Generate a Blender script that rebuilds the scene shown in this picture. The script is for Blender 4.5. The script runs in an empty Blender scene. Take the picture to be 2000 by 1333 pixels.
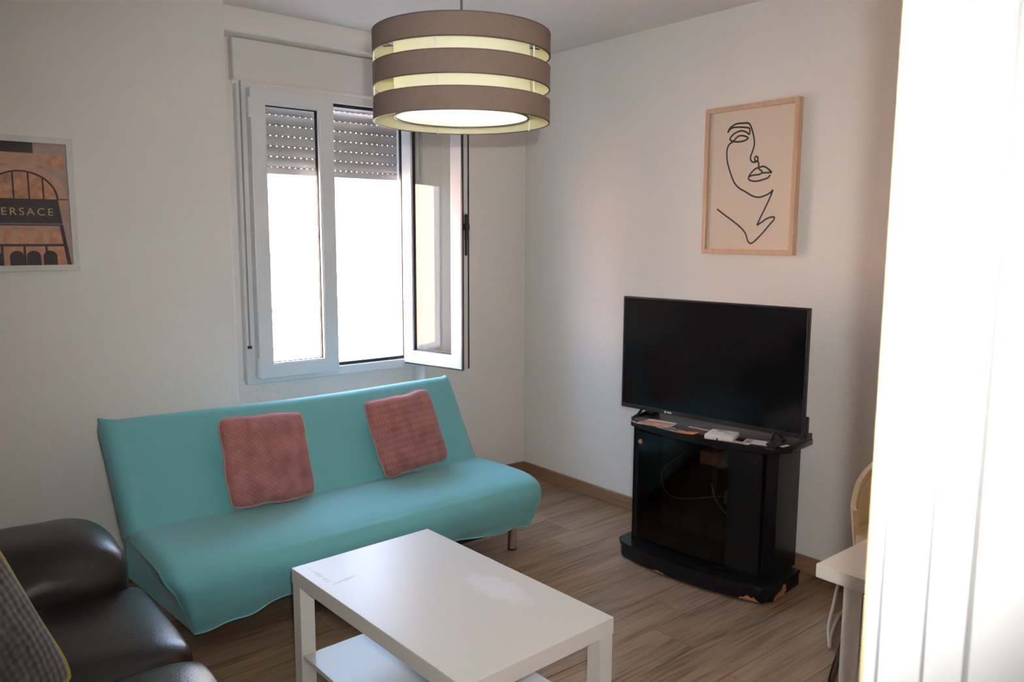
import bpy, bmesh, math, random
from mathutils import Vector, Matrix, noise
random.seed(7)
PI = math.pi
S = bpy.context.scene
C = S.collection

# ------------------------------------------------------------------ camera
YAW, PITCH, ROLL, FPX, CAMZ = -0.692, 0.130, 0.0045, 1548.0, 1.515
cd = bpy.data.cameras.new('camera'); cam = bpy.data.objects.new('camera', cd); C.objects.link(cam)
cd.sensor_width = 36.0; cd.lens = FPX / 2000 * 36.0; cd.clip_start = 0.02
fwd = Vector((-math.sin(YAW) * math.cos(PITCH), math.cos(YAW) * math.cos(PITCH), -math.sin(PITCH)))
rgt = Vector((math.cos(YAW), math.sin(YAW), 0)); upv = rgt.cross(fwd)
r2 = rgt * math.cos(ROLL) + upv * math.sin(ROLL); u2 = upv * math.cos(ROLL) - rgt * math.sin(ROLL)
M = Matrix(((r2.x, u2.x, -fwd.x, 0), (r2.y, u2.y, -fwd.y, 0), (r2.z, u2.z, -fwd.z, CAMZ), (0, 0, 0, 1)))
cam.matrix_world = M
cd.dof.use_dof = True; cd.dof.focus_distance = 3.0; cd.dof.aperture_fstop = 7.0
S.camera = cam

# ------------------------------------------------------------------ world, sun, flash, exposure
w = bpy.data.worlds.new('sky'); S.world = w; w.use_nodes = True
bg = w.node_tree.nodes['Background']; bg.inputs[0].default_value = (0.46, 0.66, 1.0, 1); bg.inputs[1].default_value = 24.0
ld = bpy.data.lights.new('sun', 'SUN'); ld.energy = 215.0; ld.angle = 0.009; ld.color = (1.0, 0.965, 0.91)
sun = bpy.data.objects.new('sun', ld); C.objects.link(sun)
sun.rotation_euler = Vector((0.45, 1.0, -0.95)).to_track_quat('-Z', 'Y').to_euler()
ld = bpy.data.lights.new('camera_flash', 'SPOT'); ld.energy = 125.0; ld.shadow_soft_size = 0.014
ld.spot_size = math.radians(87); ld.spot_blend = 0.9; ld.color = (1.0, 0.985, 0.965)
fl = bpy.data.objects.new('camera_flash', ld); C.objects.link(fl)
fl.location = Vector((0, 0, CAMZ)) + r2 * 0.04 + u2 * 0.075
fl.rotation_euler = fwd.to_track_quat('-Z', 'Y').to_euler()
S.view_settings.view_transform = 'Standard'; S.view_settings.look = 'None'
S.view_settings.gamma = 1.0; S.view_settings.use_curve_mapping = False
S.view_settings.exposure = 0.12
S.cycles.use_denoising = True
S.cycles.max_bounces = 14; S.cycles.diffuse_bounces = 8; S.cycles.transparent_max_bounces = 16
S.cycles.sample_clamp_indirect = 8.0
S.cycles.caustics_reflective = False; S.cycles.caustics_refractive = False

# ------------------------------------------------------------------ materials
def mat(name, col, rough=0.6, metal=0.0, spec=0.5, var=0.0, vscale=8.0, bump=0.0, bscale=60.0, stretch=None, sheen=0.0, coat=0.0):
    m = bpy.data.materials.new(name); m.use_nodes = True
    nt = m.node_tree; b = nt.nodes['Principled BSDF']
    b.inputs['Base Color'].default_value = (*col, 1); b.inputs['Roughness'].default_value = rough
    b.inputs['Metallic'].default_value = metal; b.inputs['Specular IOR Level'].default_value = spec
    if sheen: b.inputs['Sheen Weight'].default_value = sheen
    if coat: b.inputs['Coat Weight'].default_value = coat; b.inputs['Coat Roughness'].default_value = 0.08
    tc = nt.nodes.new('ShaderNodeTexCoord'); mp = nt.nodes.new('ShaderNodeMapping')
    nt.links.new(tc.outputs['Object'], mp.inputs['Vector'])
    if stretch: mp.inputs['Scale'].default_value = stretch
    if var:
        n = nt.nodes.new('ShaderNodeTexNoise'); n.inputs['Scale'].default_value = vscale; n.inputs['Detail'].default_value = 5
        nt.links.new(mp.outputs[0], n.inputs['Vector'])
        r = nt.nodes.new('ShaderNodeValToRGB'); r.color_ramp.elements[0].position = 0.3; r.color_ramp.elements[1].position = 0.7
        r.color_ramp.elements[0].color = (*[c * (1 - var) for c in col], 1)
        r.color_ramp.elements[1].color = (*[min(1, c * (1 + var)) for c in col], 1)
        nt.links.new(n.outputs['Fac'], r.inputs[0]); nt.links.new(r.outputs[0], b.inputs['Base Color'])
    if bump:
        n = nt.nodes.new('ShaderNodeTexNoise'); n.inputs['Scale'].default_value = bscale; n.inputs['Detail'].default_value = 6
        nt.links.new(mp.outputs[0], n.inputs['Vector'])
        bp = nt.nodes.new('ShaderNodeBump'); bp.inputs['Strength'].default_value = bump; bp.inputs['Distance'].default_value = 0.01
        nt.links.new(n.outputs['Fac'], bp.inputs['Height']); nt.links.new(bp.outputs[0], b.inputs['Normal'])
    return m

def glass(name, tint=(1, 1, 1), refl=1.0):
    m = bpy.data.materials.new(name); m.use_nodes = True; nt = m.node_tree; nt.nodes.clear()
    o = nt.nodes.new('ShaderNodeOutputMaterial'); mx = nt.nodes.new('ShaderNodeMixShader')
    t = nt.nodes.new('ShaderNodeBsdfTransparent'); t.inputs[0].default_value = (*tint, 1)
    g = nt.nodes.new('ShaderNodeBsdfGlossy'); g.inputs['Roughness'].default_value = 0.01
    f = nt.nodes.new('ShaderNodeFresnel'); f.inputs[0].default_value = 1.5
    ma = nt.nodes.new('ShaderNodeMath'); ma.operation = 'MULTIPLY'; ma.inputs[1].default_value = refl; ma.use_clamp = True
    ge = nt.nodes.new('ShaderNodeNewGeometry'); inv = nt.nodes.new('ShaderNodeMath'); inv.operation = 'SUBTRACT'; inv.inputs[0].default_value = 1.0
    nt.links.new(ge.outputs['Backfacing'], inv.inputs[1]); m0 = nt.nodes.new('ShaderNodeMath'); m0.operation = 'MULTIPLY'
    nt.links.new(f.outputs[0], m0.inputs[0]); nt.links.new(inv.outputs[0], m0.inputs[1])
    nt.links.new(m0.outputs[0], ma.inputs[0]); nt.links.new(ma.outputs[0], mx.inputs[0])
    nt.links.new(t.outputs[0], mx.inputs[1]); nt.links.new(g.outputs[0], mx.inputs[2]); nt.links.new(mx.outputs[0], o.inputs[0])
    return m

def translucent(name, col, amount=0.6):
    m = bpy.data.materials.new(name); m.use_nodes = True; nt = m.node_tree; nt.nodes.clear()
    o = nt.nodes.new('ShaderNodeOutputMaterial'); mx = nt.nodes.new('ShaderNodeMixShader'); mx.inputs[0].default_value = amount
    d = nt.nodes.new('ShaderNodeBsdfDiffuse'); d.inputs[0].default_value = (*col, 1)
    t = nt.nodes.new('ShaderNodeBsdfTranslucent'); t.inputs[0].default_value = (*col, 1)
    nt.links.new(d.outputs[0], mx.inputs[1]); nt.links.new(t.outputs[0], mx.inputs[2]); nt.links.new(mx.outputs[0], o.inputs[0])
    return m

def wood_planks():
    m = bpy.data.materials.new('laminate'); m.use_nodes = True; nt = m.node_tree; b = nt.nodes['Principled BSDF']
    N = nt.nodes.new; L = nt.links.new
    tc = N('ShaderNodeTexCoord'); oi = N('ShaderNodeObjectInfo')
    off = N('ShaderNodeVectorMath'); off.operation = 'SCALE'; off.inputs[0].default_value = (17, 31, 5)
    L(oi.outputs['Random'], off.inputs['Scale'])
    ad = N('ShaderNodeVectorMath'); ad.operation = 'ADD'; L(tc.outputs['Object'], ad.inputs[0]); L(off.outputs[0], ad.inputs[1])
    mp = N('ShaderNodeMapping'); mp.inputs['Scale'].default_value = (1.0, 9, 9); L(ad.outputs[0], mp.inputs[0])
    # cathedral grain: distorted bands
    n0 = N('ShaderNodeTexNoise'); n0.inputs['Scale'].default_value = 1.3; n0.inputs['Detail'].default_value = 3; L(mp.outputs[0], n0.inputs['Vector'])
    mu = N('ShaderNodeMath'); mu.operation = 'MULTIPLY'; mu.inputs[1].default_value = 26; L(n0.outputs['Fac'], mu.inputs[0])
    sn = N('ShaderNodeMath'); sn.operation = 'SINE'; L(mu.outputs[0], sn.inputs[0])
    mp2 = N('ShaderNodeMapping'); mp2.inputs['Scale'].default_value = (4, 90, 90); L(ad.outputs[0], mp2.inputs[0])
    n1 = N('ShaderNodeTexNoise'); n1.inputs['Scale'].default_value = 1.0; n1.inputs['Detail'].default_value = 4; L(mp2.outputs[0], n1.inputs['Vector'])
    m1 = N('ShaderNodeMath'); m1.operation = 'MULTIPLY_ADD'; m1.inputs[1].default_value = 0.075; L(sn.outputs[0], m1.inputs[0])
    n1s = N('ShaderNodeMath'); n1s.operation = 'MULTIPLY_ADD'; n1s.inputs[1].default_value = 0.8; n1s.inputs[2].default_value = 0.1; L(n1.outputs['Fac'], n1s.inputs[0]); L(n1s.outputs[0], m1.inputs[2])
    n2 = N('ShaderNodeTexNoise'); n2.inputs['Scale'].default_value = 0.9; n2.inputs['Detail'].default_value = 2; L(mp.outputs[0], n2.inputs['Vector'])
    m2 = N('ShaderNodeMath'); m2.operation = 'MULTIPLY_ADD'; m2.inputs[1].default_value = 0.5; L(n2.outputs['Fac'], m2.inputs[0]); L(m1.outputs[0], m2.inputs[2])
    r = N('ShaderNodeValToRGB'); e = r.color_ramp.elements
    e[0].position = 0.48; e[0].color = (0.105, 0.065, 0.039, 1); e[1].position = 1.0; e[1].color = (0.37, 0.255, 0.165, 1)
    k = e.new(0.72); k.color = (0.262, 0.170, 0.107, 1)
    L(m2.outputs[0], r.inputs[0])
    hs = N('ShaderNodeHueSaturation'); L(r.outputs[0], hs.inputs['Color'])
    v = N('ShaderNodeMath'); v.operation = 'MULTIPLY_ADD'; v.inputs[1].default_value = 0.26; v.inputs[2].default_value = 0.88
    L(oi.outputs['Random'], v.inputs[0]); L(v.outputs[0], hs.inputs['Value'])
    L(hs.outputs[0], b.inputs['Base Color']); b.inputs['Roughness'].default_value = 0.36; b.inputs['Specular IOR Level'].default_value = 0.45
    bp = N('ShaderNodeBump'); bp.inputs['Strength'].default_value = 0.12; bp.inputs['Distance'].default_value = 0.003
    L(n1.outputs['Fac'], bp.inputs['Height']); L(bp.outputs[0], b.inputs['Normal'])
    return m

def waffle(name, col, sx, sy, strength, rows=False, con=0.45):
    m = mat(name, col, 0.9, sheen=0.25, spec=0.15); nt = m.node_tree; b = nt.nodes['Principled BSDF']; N = nt.nodes.new; L = nt.links.new
    tc = N('ShaderNodeTexCoord'); sp = N('ShaderNodeSeparateXYZ'); L(tc.outputs['Object'], sp.inputs[0])
    outs = []
    for ax, s in (('X', sx), ('Z', sy)):
        a = N('ShaderNodeMath'); a.operation = 'MULTIPLY'; a.inputs[1].default_value = s; L(sp.outputs[ax], a.inputs[0])
        q = N('ShaderNodeMath'); q.operation = 'SINE'; L(a.outputs[0], q.inputs[0]); outs.append(q)
    ad = N('ShaderNodeMath'); ad.operation = 'MULTIPLY' if rows else 'ADD'; L(outs[0].outputs[0], ad.inputs[0]); L(outs[1].outputs[0], ad.inputs[1])
    n = N('ShaderNodeTexNoise'); n.inputs['Scale'].default_value = 14; n.inputs['Detail'].default_value = 4; L(tc.outputs['Object'], n.inputs['Vector'])
    r = N('ShaderNodeMapRange'); r.inputs[1].default_value = -1.6; r.inputs[2].default_value = 1.6; L(ad.outputs[0], r.inputs[0])
    mm = N('ShaderNodeMath'); mm.operation = 'MULTIPLY_ADD'; mm.inputs[1].default_value = con; L(r.outputs[0], mm.inputs[0])
    m3 = N('ShaderNodeMath'); m3.operation = 'MULTIPLY'; m3.inputs[1].default_value = 1.2 - con; L(n.outputs['Fac'], m3.inputs[0]); L(m3.outputs[0], mm.inputs[2])
    cr = N('ShaderNodeValToRGB'); cr.color_ramp.elements[0].position = 0.32; cr.color_ramp.elements[1].position = 0.85
    cr.color_ramp.elements[0].color = (*[c * 0.68 for c in col], 1); cr.color_ramp.elements[1].color = (*[min(1, c * 1.35) for c in col], 1)
    L(mm.outputs[0], cr.inputs[0]); L(cr.outputs[0], b.inputs['Base Color'])
    bp = N('ShaderNodeBump'); bp.inputs['Strength'].default_value = strength; bp.inputs['Distance'].default_value = 0.006
    L(mm.outputs[0], bp.inputs['Height']); L(bp.outputs[0], b.inputs['Normal'])
    return m

def table_top_mat():
    # white foil worn through in a pale patch and a smudge of scratches
    m = mat('table_foil', (0.70, 0.675, 0.63), 0.32, spec=0.14); nt = m.node_tree; b = nt.nodes['Principled BSDF']; N = nt.nodes.new; L = nt.links.new
    tc = N('ShaderNodeTexCoord')
    def blob(cx, cy, sx, sy, rot, nscale, namp, lo, hi):
        mp = N('ShaderNodeMapping'); mp.vector_type = 'TEXTURE'
        mp.inputs['Location'].default_value = (cx, cy, 0.45); mp.inputs['Rotation'].default_value = (0, 0, rot); mp.inputs['Scale'].default_value = (sx, sy, 1)
        L(tc.outputs['Object'], mp.inputs[0])
        ln = N('ShaderNodeVectorMath'); ln.operation = 'LENGTH'; L(mp.outputs[0], ln.inputs[0])
        n = N('ShaderNodeTexNoise'); n.inputs['Scale'].default_value = nscale; n.inputs['Detail'].default_value = 6; L(tc.outputs['Object'], n.inputs['Vector'])
        a = N('ShaderNodeMath'); a.operation = 'MULTIPLY_ADD'; a.inputs[1].default_value = namp; L(n.outputs['Fac'], a.inputs[0]); L(ln.outputs['Value'], a.inputs[2])
        r = N('ShaderNodeMapRange'); r.inputs[1].default_value = lo; r.inputs[2].default_value = hi; r.inputs[3].default_value = 1; r.inputs[4].default_value = 0; L(a.outputs[0], r.inputs[0])
        return r
    p = blob(0.137, -0.090, 0.060, 0.135, 0.04, 34, 0.9, 1.15, 1.6)
    mx = N('ShaderNodeMix'); mx.data_type = 'RGBA'; mx.inputs[6].default_value = (0.70, 0.675, 0.63, 1); mx.inputs[7].default_value = (0.77, 0.77, 0.775, 1)
    L(p.outputs[0], mx.inputs[0])
    qa = blob(-0.227, 0.345, 0.014, 0.095, 0.0, 60, 2.0, 1.35, 1.75); qb = blob(-0.180, 0.262, 0.065, 0.013, 0.15, 60, 2.0, 1.35, 1.75)
    q = N('ShaderNodeMath'); q.operation = 'MAXIMUM'; L(qa.outputs[0], q.inputs[0]); L(qb.outputs[0], q.inputs[1])
    q2 = N('ShaderNodeMath'); q2.operation = 'MULTIPLY'; q2.inputs[1].default_value = 0.55; L(q.outputs[0], q2.inputs[0])
    mx2 = N('ShaderNodeMix'); mx2.data_type = 'RGBA'; mx2.inputs[7].default_value = (0.36, 0.31, 0.29, 1)
    L(q2.outputs[0], mx2.inputs[0]); L(mx.outputs[2], mx2.inputs[6]); L(mx2.outputs[2], b.inputs['Base Color'])
    rr = N('ShaderNodeMapRange'); rr.inputs[3].default_value = 0.32; rr.inputs[4].default_value = 0.6; L(p.outputs[0], rr.inputs[0]); L(rr.outputs[0], b.inputs['Roughness'])
    return m

MT = dict(
    wall=mat('wall_paint', (0.86, 0.84, 0.80), 0.85, var=0.02, vscale=2.2, bump=0.22, bscale=38),
    ceiling=mat('ceiling_paint', (0.85, 0.83, 0.80), 0.9, var=0.015, vscale=1.5, bump=0.08, bscale=30),
    floor=wood_planks(), underfloor=mat('underfloor', (0.05, 0.035, 0.025), 0.9),
    skirting=mat('skirting_wood', (0.27, 0.16, 0.095), 0.45, var=0.25, vscale=3, stretch=(1, 1, 18)),
    pvc=mat('white_pvc', (0.78, 0.79, 0.80), 0.28), gasket=mat('black_gasket', (0.012, 0.012, 0.012), 0.5),
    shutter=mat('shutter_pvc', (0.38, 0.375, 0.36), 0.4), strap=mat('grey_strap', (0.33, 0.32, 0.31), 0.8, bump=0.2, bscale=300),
    pane=glass('window_glass', (0.97, 0.98, 0.97), 1.6), smoke=glass('smoked_glass', (0.50, 0.46, 0.43)),
    boxwhite=mat('painted_box', (0.76, 0.74, 0.71), 0.6, bump=0.06, bscale=20),
    turq=mat('turquoise_stretch_fabric', (0.16, 0.455, 0.485), 0.72, var=0.03, vscale=4, bump=0.05, bscale=260, sheen=0.2, spec=0.25),
    turqhem=mat('turquoise_hem', (0.22, 0.50, 0.50), 0.8), chrome=mat('chrome', (0.75, 0.73, 0.70), 0.16, metal=1.0), blackcloth=mat('black_underside', (0.01, 0.01, 0.012), 0.95),
    leather=mat('brown_leather', (0.0105, 0.0068, 0.0052), 0.29, var=0.25, vscale=5, bump=0.12, bscale=170, spec=0.42),
    seam=mat('leather_seam', (0.012, 0.009, 0.008), 0.6),
    pinka=waffle('pink_waffle', (0.33, 0.14, 0.135), 240, 330, 0.45, True, 0.22), pinkb=waffle('pink_ribbed', (0.33, 0.14, 0.135), 440, 210, 0.45, False, 0.22),
    pinkp=mat('pink_piping', (0.48, 0.24, 0.22), 0.9, sheen=0.4), grey=waffle('grey_waffle', (0.085, 0.078, 0.076), 330, 330, 0.7),
    yellow=mat('yellow_piping', (0.36, 0.32, 0.02), 0.8),
    table=table_top_mat(), tablew=mat('table_white', (0.70, 0.675, 0.63), 0.34, spec=0.2),
    black=mat('black_lacquer', (0.006, 0.006, 0.007), 0.26, spec=0.28, var=0.3, vscale=9, bump=0.02, bscale=90),
    chip=mat('bare_chipboard', (0.34, 0.14, 0.065), 0.9, var=0.3, vscale=120),
    tvscreen=mat('tv_screen', (0.004, 0.004, 0.005), 0.12, spec=0.35), tvplastic=mat('tv_plastic', (0.010, 0.010, 0.011), 0.35),
    silver=mat('silver_print', (0.55, 0.55, 0.55), 0.4), paper=mat('white_paper', (0.72, 0.69, 0.67), 0.7, var=0.04, vscale=30),
    greypaper=mat('printed_grey_paper', (0.33, 0.29, 0.28), 0.6, var=0.4, vscale=35), orangep=mat('orange_print', (0.62, 0.22, 0.09), 0.5, var=0.25, vscale=25),
    brochure=mat('brochure_print', (0.46, 0.33, 0.27), 0.45, var=0.5, vscale=22), red=mat('red_plastic', (0.35, 0.02, 0.02), 0.3),
    cable=mat('grey_cable', (0.38, 0.31, 0.27), 0.5), wcable=mat('cream_cable', (0.62, 0.55, 0.44), 0.5), boxtan=mat('tan_cardboard', (0.62, 0.42, 0.29), 0.8, var=0.12, vscale=20),
    shelfred=mat('dark_back_board', (0.05, 0.03, 0.022), 0.7),
    oak=mat('pale_wood', (0.56, 0.38, 0.25), 0.5, var=0.12, vscale=6, stretch=(10, 10, 1)), canvas=mat('cream_canvas', (0.70, 0.60, 0.50), 0.85, var=0.015, vscale=3, bump=0.06, bscale=400),
    ink=mat('black_ink', (0.012, 0.011, 0.011), 0.6), wframe=mat('white_frame', (0.72, 0.71, 0.68), 0.45),
    shade=mat('taupe_shade_fabric', (0.160, 0.114, 0.092), 0.85, var=0.05, vscale=90, bump=0.1, bscale=500),
    lining=mat('cream_lining', (0.66, 0.62, 0.42), 0.8), inner=translucent('cream_inner_shade', (0.72, 0.70, 0.58), 0.33),
    diffuser=translucent('white_diffuser', (0.96, 0.96, 0.955), 0.75), rod=mat('white_rod', (0.8, 0.78, 0.72), 0.4), wire=mat('dark_wire', (0.05, 0.045, 0.04), 0.5),
    cream=mat('cream_leatherette', (0.62, 0.51, 0.33), 0.42, bump=0.06, bscale=220), stitch=mat('stitched_edge', (0.55, 0.46, 0.30), 0.6),
    deskw=mat('desk_white', (0.72, 0.68, 0.62), 0.35), darkmetal=mat('dark_chrome', (0.16, 0.15, 0.14), 0.25, metal=1.0),
    doorpaint=mat('gloss_white_paint', (0.80, 0.80, 0.79), 0.35), shadegrey=mat('painted_groove_shade', (0.32, 0.32, 0.33), 0.8), edgepaint=mat('yellowed_edge', (0.66, 0.60, 0.36), 0.5),
    facade=mat('cream_render', (0.80, 0.71, 0.59), 0.9, var=0.03, vscale=1.2), facade2=mat('white_render', (0.84, 0.80, 0.74), 0.9, var=0.03, vscale=1.5),
    salmon=mat('salmon_render', (0.86, 0.50, 0.37), 0.9, var=0.03, vscale=1.2), shadestone=mat('shaded_ledge_stone', (0.11, 0.08, 0.045), 0.9), awning=mat('terracotta_cloth', (0.20, 0.075, 0.05), 0.9), street=mat('asphalt', (0.16, 0.155, 0.15), 0.95),  # ledge stone coloured dark to stand for the shade under the ledges
    tile=mat('roof_tile', (0.5, 0.22, 0.12), 0.9), outcable=mat('black_outdoor_cable', (0.02, 0.02, 0.02), 0.7),
    p_sky=mat('print_dusk_stone', (0.42, 0.31, 0.27), 0.6, var=0.1, vscale=30), p_or=mat('print_orange_stone', (0.53, 0.27, 0.16), 0.6, var=0.25, vscale=40),
    p_arch=mat('print_peach_stone', (0.55, 0.33, 0.23), 0.6, var=0.08, vscale=30), p_dark=mat('print_dark', (0.045, 0.032, 0.035), 0.6, var=0.2, vscale=60),
    p_glass=mat('print_window', (0.50, 0.26, 0.15), 0.6, var=0.3, vscale=45), p_gold=mat('print_gold', (0.52, 0.43, 0.23), 0.6), p_grey=mat('print_grey', (0.22, 0.19, 0.20), 0.6),
)

# ------------------------------------------------------------------ helpers
def link(name, me, m, parent=None, smooth=False, loc=None, rot=None):
    o = bpy.data.objects.new(name, me); C.objects.link(o)
    if m is not None:
        for k in (m if isinstance(m, (list, tuple)) else [m]): me.materials.append(MT[k])
    if smooth:
        for p in me.polygons: p.use_smooth = True
    if parent: o.parent = parent
    if loc: o.location = loc
    if rot: o.rotation_euler = rot
    return o
def obj(name, bm, m, parent=None, smooth=False, loc=None, rot=None, bev=0.0, seg=2, auto=None):
    if bev: 
        bmesh.ops.bevel(bm, geom=[e for e in bm.edges], offset=bev, segments=seg, affect='EDGES', profile=0.5, clamp_overlap=True)
    bmesh.ops.recalc_face_normals(bm, faces=bm.faces[:])
    me = bpy.data.meshes.new(name); bm.to_mesh(me); bm.free()
    o = link(name, me, m, parent, smooth, loc, rot)
    if auto:
        for p in me.polygons: p.use_smooth = True
        me.set_sharp_from_angle(angle=math.radians(auto))
    return o
def box(bm, x0, x1, y0, y1, z0, z1):
    v = [bm.verts.new((x, y, z)) for x in (x0, x1) for y in (y0, y1) for z in (z0, z1)]
    for f in ((0, 1, 3, 2), (4, 6, 7, 5), (0, 4, 5, 1), (2, 3, 7, 6), (0, 2, 6, 4), (1, 5, 7, 3)):
        bm.faces.new([v[i] for i in f])
def bx(*a): 
    bm = bmesh.new(); box(bm, *a); return bm
def prism(pts, z0, z1, bm=None):
    bm = bm or bmesh.new()
    lo = [bm.verts.new((x, y, z0)) for x, y in pts]; hi = [bm.verts.new((x, y, z1)) for x, y in pts]
    n = len(pts); bm.faces.new(lo[::-1]); bm.faces.new(hi)
    for i in range(n): bm.faces.new((lo[i], lo[(i + 1) % n], hi[(i + 1) % n], hi[i]))
    return bm
def cyl(r, z0, z1, n=24, cx=0, cy=0, r1=None, bm=None):
    bm = bm or bmesh.new(); r1 = r if r1 is None else r1
    lo = [bm.verts.new((cx + r * math.cos(2 * PI * i / n), cy + r * math.sin(2 * PI * i / n), z0)) for i in range(n)]
    hi = [bm.verts.new((cx + r1 * math.cos(2 * PI * i / n), cy + r1 * math.sin(2 * PI * i / n), z1)) for i in range(n)]
    bm.faces.new(lo[::-1]); bm.faces.new(hi)
    for i in range(n): bm.faces.new((lo[i], lo[(i + 1) % n], hi[(i + 1) % n], hi[i]))
    return bm
def ring(ro, ri, z0, z1, n=64):
    bm = bmesh.new(); q = []
    for i in range(n):
        c, s = math.cos(2 * PI * i / n), math.sin(2 * PI * i / n)
        q.append([bm.verts.new((r * c, r * s, z)) for r, z in ((ro, z0), (ro, z1), (ri, z1), (ri, z0))])
    for i in range(n):
        a, b = q[i], q[(i + 1) % n]
        for k in range(4): bm.faces.new((a[k], b[k], b[(k + 1) % 4], a[(k + 1) % 4]))
    return bm
def spline(pts, n=8, closed=False):
    P = [Vector(p) for p in pts]; out = []; N = len(P)
    for i in range(N if closed else N - 1):
        g = (lambda k: P[k % N]) if closed else (lambda k: P[max(0, min(N - 1, k))])
        p0, p1, p2, p3 = g(i - 1), g(i), g(i + 1), g(i + 2)
        for k in range(n):
            t = k / n
            out.append(0.5 * ((2 * p1) + (p2 - p0) * t + (2 * p0 - 5 * p1 + 4 * p2 - p3) * t * t + (3 * p1 - p0 - 3 * p2 + p3) * t ** 3))
    if not closed: out.append(P[-1])
    return out
def tube(pts, r, n=10, closed=False, bm=None):
    bm = bm or bmesh.new(); P = [Vector(p) for p in pts]; N = len(P); rings = []
    up = Vector((0.13, 0.21, 1)).normalized()
    for i, p in enumerate(P):
        a = P[(i - 1) % N] if (closed or i > 0) else p; b = P[(i + 1) % N] if (closed or i < N - 1) else p
        d = (b - a).normalized(); x = d.cross(up)
        if x.length < 0.05: x = d.cross(Vector((1, 0.2, 0)))
        x.normalize(); y = d.cross(x)
        rings.append([bm.verts.new(p + r * (math.cos(2 * PI * k / n) * x + math.sin(2 * PI * k / n) * y)) for k in range(n)])
    for i in range(N if closed else N - 1):
        A, B = rings[i], rings[(i + 1) % N]
        for k in range(n): bm.faces.new((A[k], A[(k + 1) % n], B[(k + 1) % n], B[k]))
    if not closed: bm.faces.new(rings[0][::-1]); bm.faces.new(rings[-1])
    return bm
def thing(name, label, cat, loc=(0, 0, 0), rotz=0.0, group=None):
    o = bpy.data.objects.new(name, None); C.objects.link(o); o.location = loc; o.rotation_euler = (0, 0, rotz); o.empty_display_size = 0.1
    return tag(o, label, cat, group)
def tag(o, label, cat, group=None):
    o['label'] = label; o['category'] = cat
    if group: o['group'] = group
    return o
def struct(o, label=None):
    o['kind'] = 'structure'
    if label: o['label'] = label
    return o
def frame_bm(x0, x1, z0, z1, wl, wr, wb, wt, y0, y1):
    # rectangular frame in the xz plane, mitred corners as four boards
    bm = bmesh.new()
    o = [(x0, z0), (x1, z0), (x1, z1), (x0, z1)]; i = [(x0 + wl, z0 + wb), (x1 - wr, z0 + wb), (x1 - wr, z1 - wt), (x0 + wl, z1 - wt)]
    vs = [[bm.verts.new((p[0], y, p[1])) for p in q] for q in (o, i) for y in (y0, y1)]
    of, ob, inf, inb = vs
    for k in range(4):
        j = (k + 1) % 4
        bm.faces.new((of[k], of[j], inf[j], inf[k])); bm.faces.new((ob[k], inb[k], inb[j], ob[j]))
        bm.faces.new((of[k], ob[k], ob[j], of[j])); bm.faces.new((inf[k], inf[j], inb[j], inb[k]))
    return bm

# ------------------------------------------------------------------ room shell
H = 2.58; XR = 3.25; YB = 3.80; YP = 3.70; XL = -0.42; YF = 0.318
bm = bx(XL - 0.6, XR + 0.25, -1.8, 4.12, -0.10, -0.012)
floor = struct(obj('floor', bm, 'underfloor'), 'brown laminate plank floor')
pw = 0.192; row = 0; y = -1.75
while y < YB:
    x = XL - 0.5 - random.uniform(0, 1.1); y1 = min(y + pw, YB)
    while x < XR:
        a, b = max(x, XL - 0.55), min(x + 1.285, XR)
        if b - a > 0.03 and y1 - y > 0.02:
            bm = bx(-(b - a) / 2 + 0.0007, (b - a) / 2 - 0.0007, -(y1 - y) / 2 + 0.0007, (y1 - y) / 2 - 0.0007, -0.0125, 0.0)
            bmesh.ops.bevel(bm, geom=[e for e in bm.edges if e.verts[0].co.z > -0.001 and e.verts[1].co.z > -0.001], offset=0.0012, segments=1, affect='EDGES')
            obj('plank', bm, 'floor', floor, loc=((a + b) / 2, (y + y1) / 2, 0))
        x += 1.285
    y += pw; row += 1
struct(obj('ceiling', bx(XL - 0.6, XR + 0.25, -1.8, 4.12, H, H + 0.12), 'ceiling'), 'plain white painted ceiling')

def bevel_wall(boxes, name, label, bev=0.012):
    bm = bmesh.new()
    for b in boxes:
        t = bmesh.new(); box(t, *b)
        if bev: bmesh.ops.bevel(t, geom=t.edges[:], offset=bev, segments=3, affect='EDGES', profile=0.5)
        me = bpy.data.meshes.new('t'); t.to_mesh(me); t.free(); bm.from_mesh(me); bpy.data.meshes.remove(me)
    return struct(obj(name, bm, 'wall', auto=40), label)
bevel_wall([(XL - 0.3, 1.375, YP, 4.25, -0.05, H + 0.05),          # proud pier left of the window
            (1.33, 2.52, YB + 0.005, 4.25, 2.465, H + 0.05),         # lintel
            (1.33, 1.492, 3.9285, 4.25, 0.77, 2.50),                # side of recess
            (1.33, 2.52, 3.925, 4.25, -0.05, 0.785),                 # thin wall under the window
            (2.495, XR + 0.25, YB, 4.25, -0.05, H + 0.05)], 'wall_back', 'off-white plaster wall around the window')
bevel_wall([(XR, XR + 0.25, -1.0, 4.2, -0.05, H + 0.05)], 'wall_right', 'off-white plaster wall behind the television', 0)
bevel_wall([(XL - 0.3, XL, YF - 0.15, 4.2, -0.05, H + 0.05)], 'wall_left', 'off-white plaster wall behind the leather sofa', 0)
bevel_wall([(0.755, XR + 0.2, 0.08, YF, -0.05, H + 0.05), (XL - 0.3, -0.30, 0.08, YF, -0.05, H + 0.05), (-0.31, 0.77, 0.08, YF, 2.08, H + 0.05)], 'wall_front', 'wall with the doorway', 0)
# hall behind the doorway
bevel_wall([(-0.95, -0.80, -1.75, 0.10, -0.05, H + 0.05), (1.30, 1.45, -1.75, 0.10, -0.05, H + 0.05), (-0.95, 1.45, -1.85, -1.7, -0.05, H + 0.05)], 'wall_hall', 'hall walls behind the doorway', 0)
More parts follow.
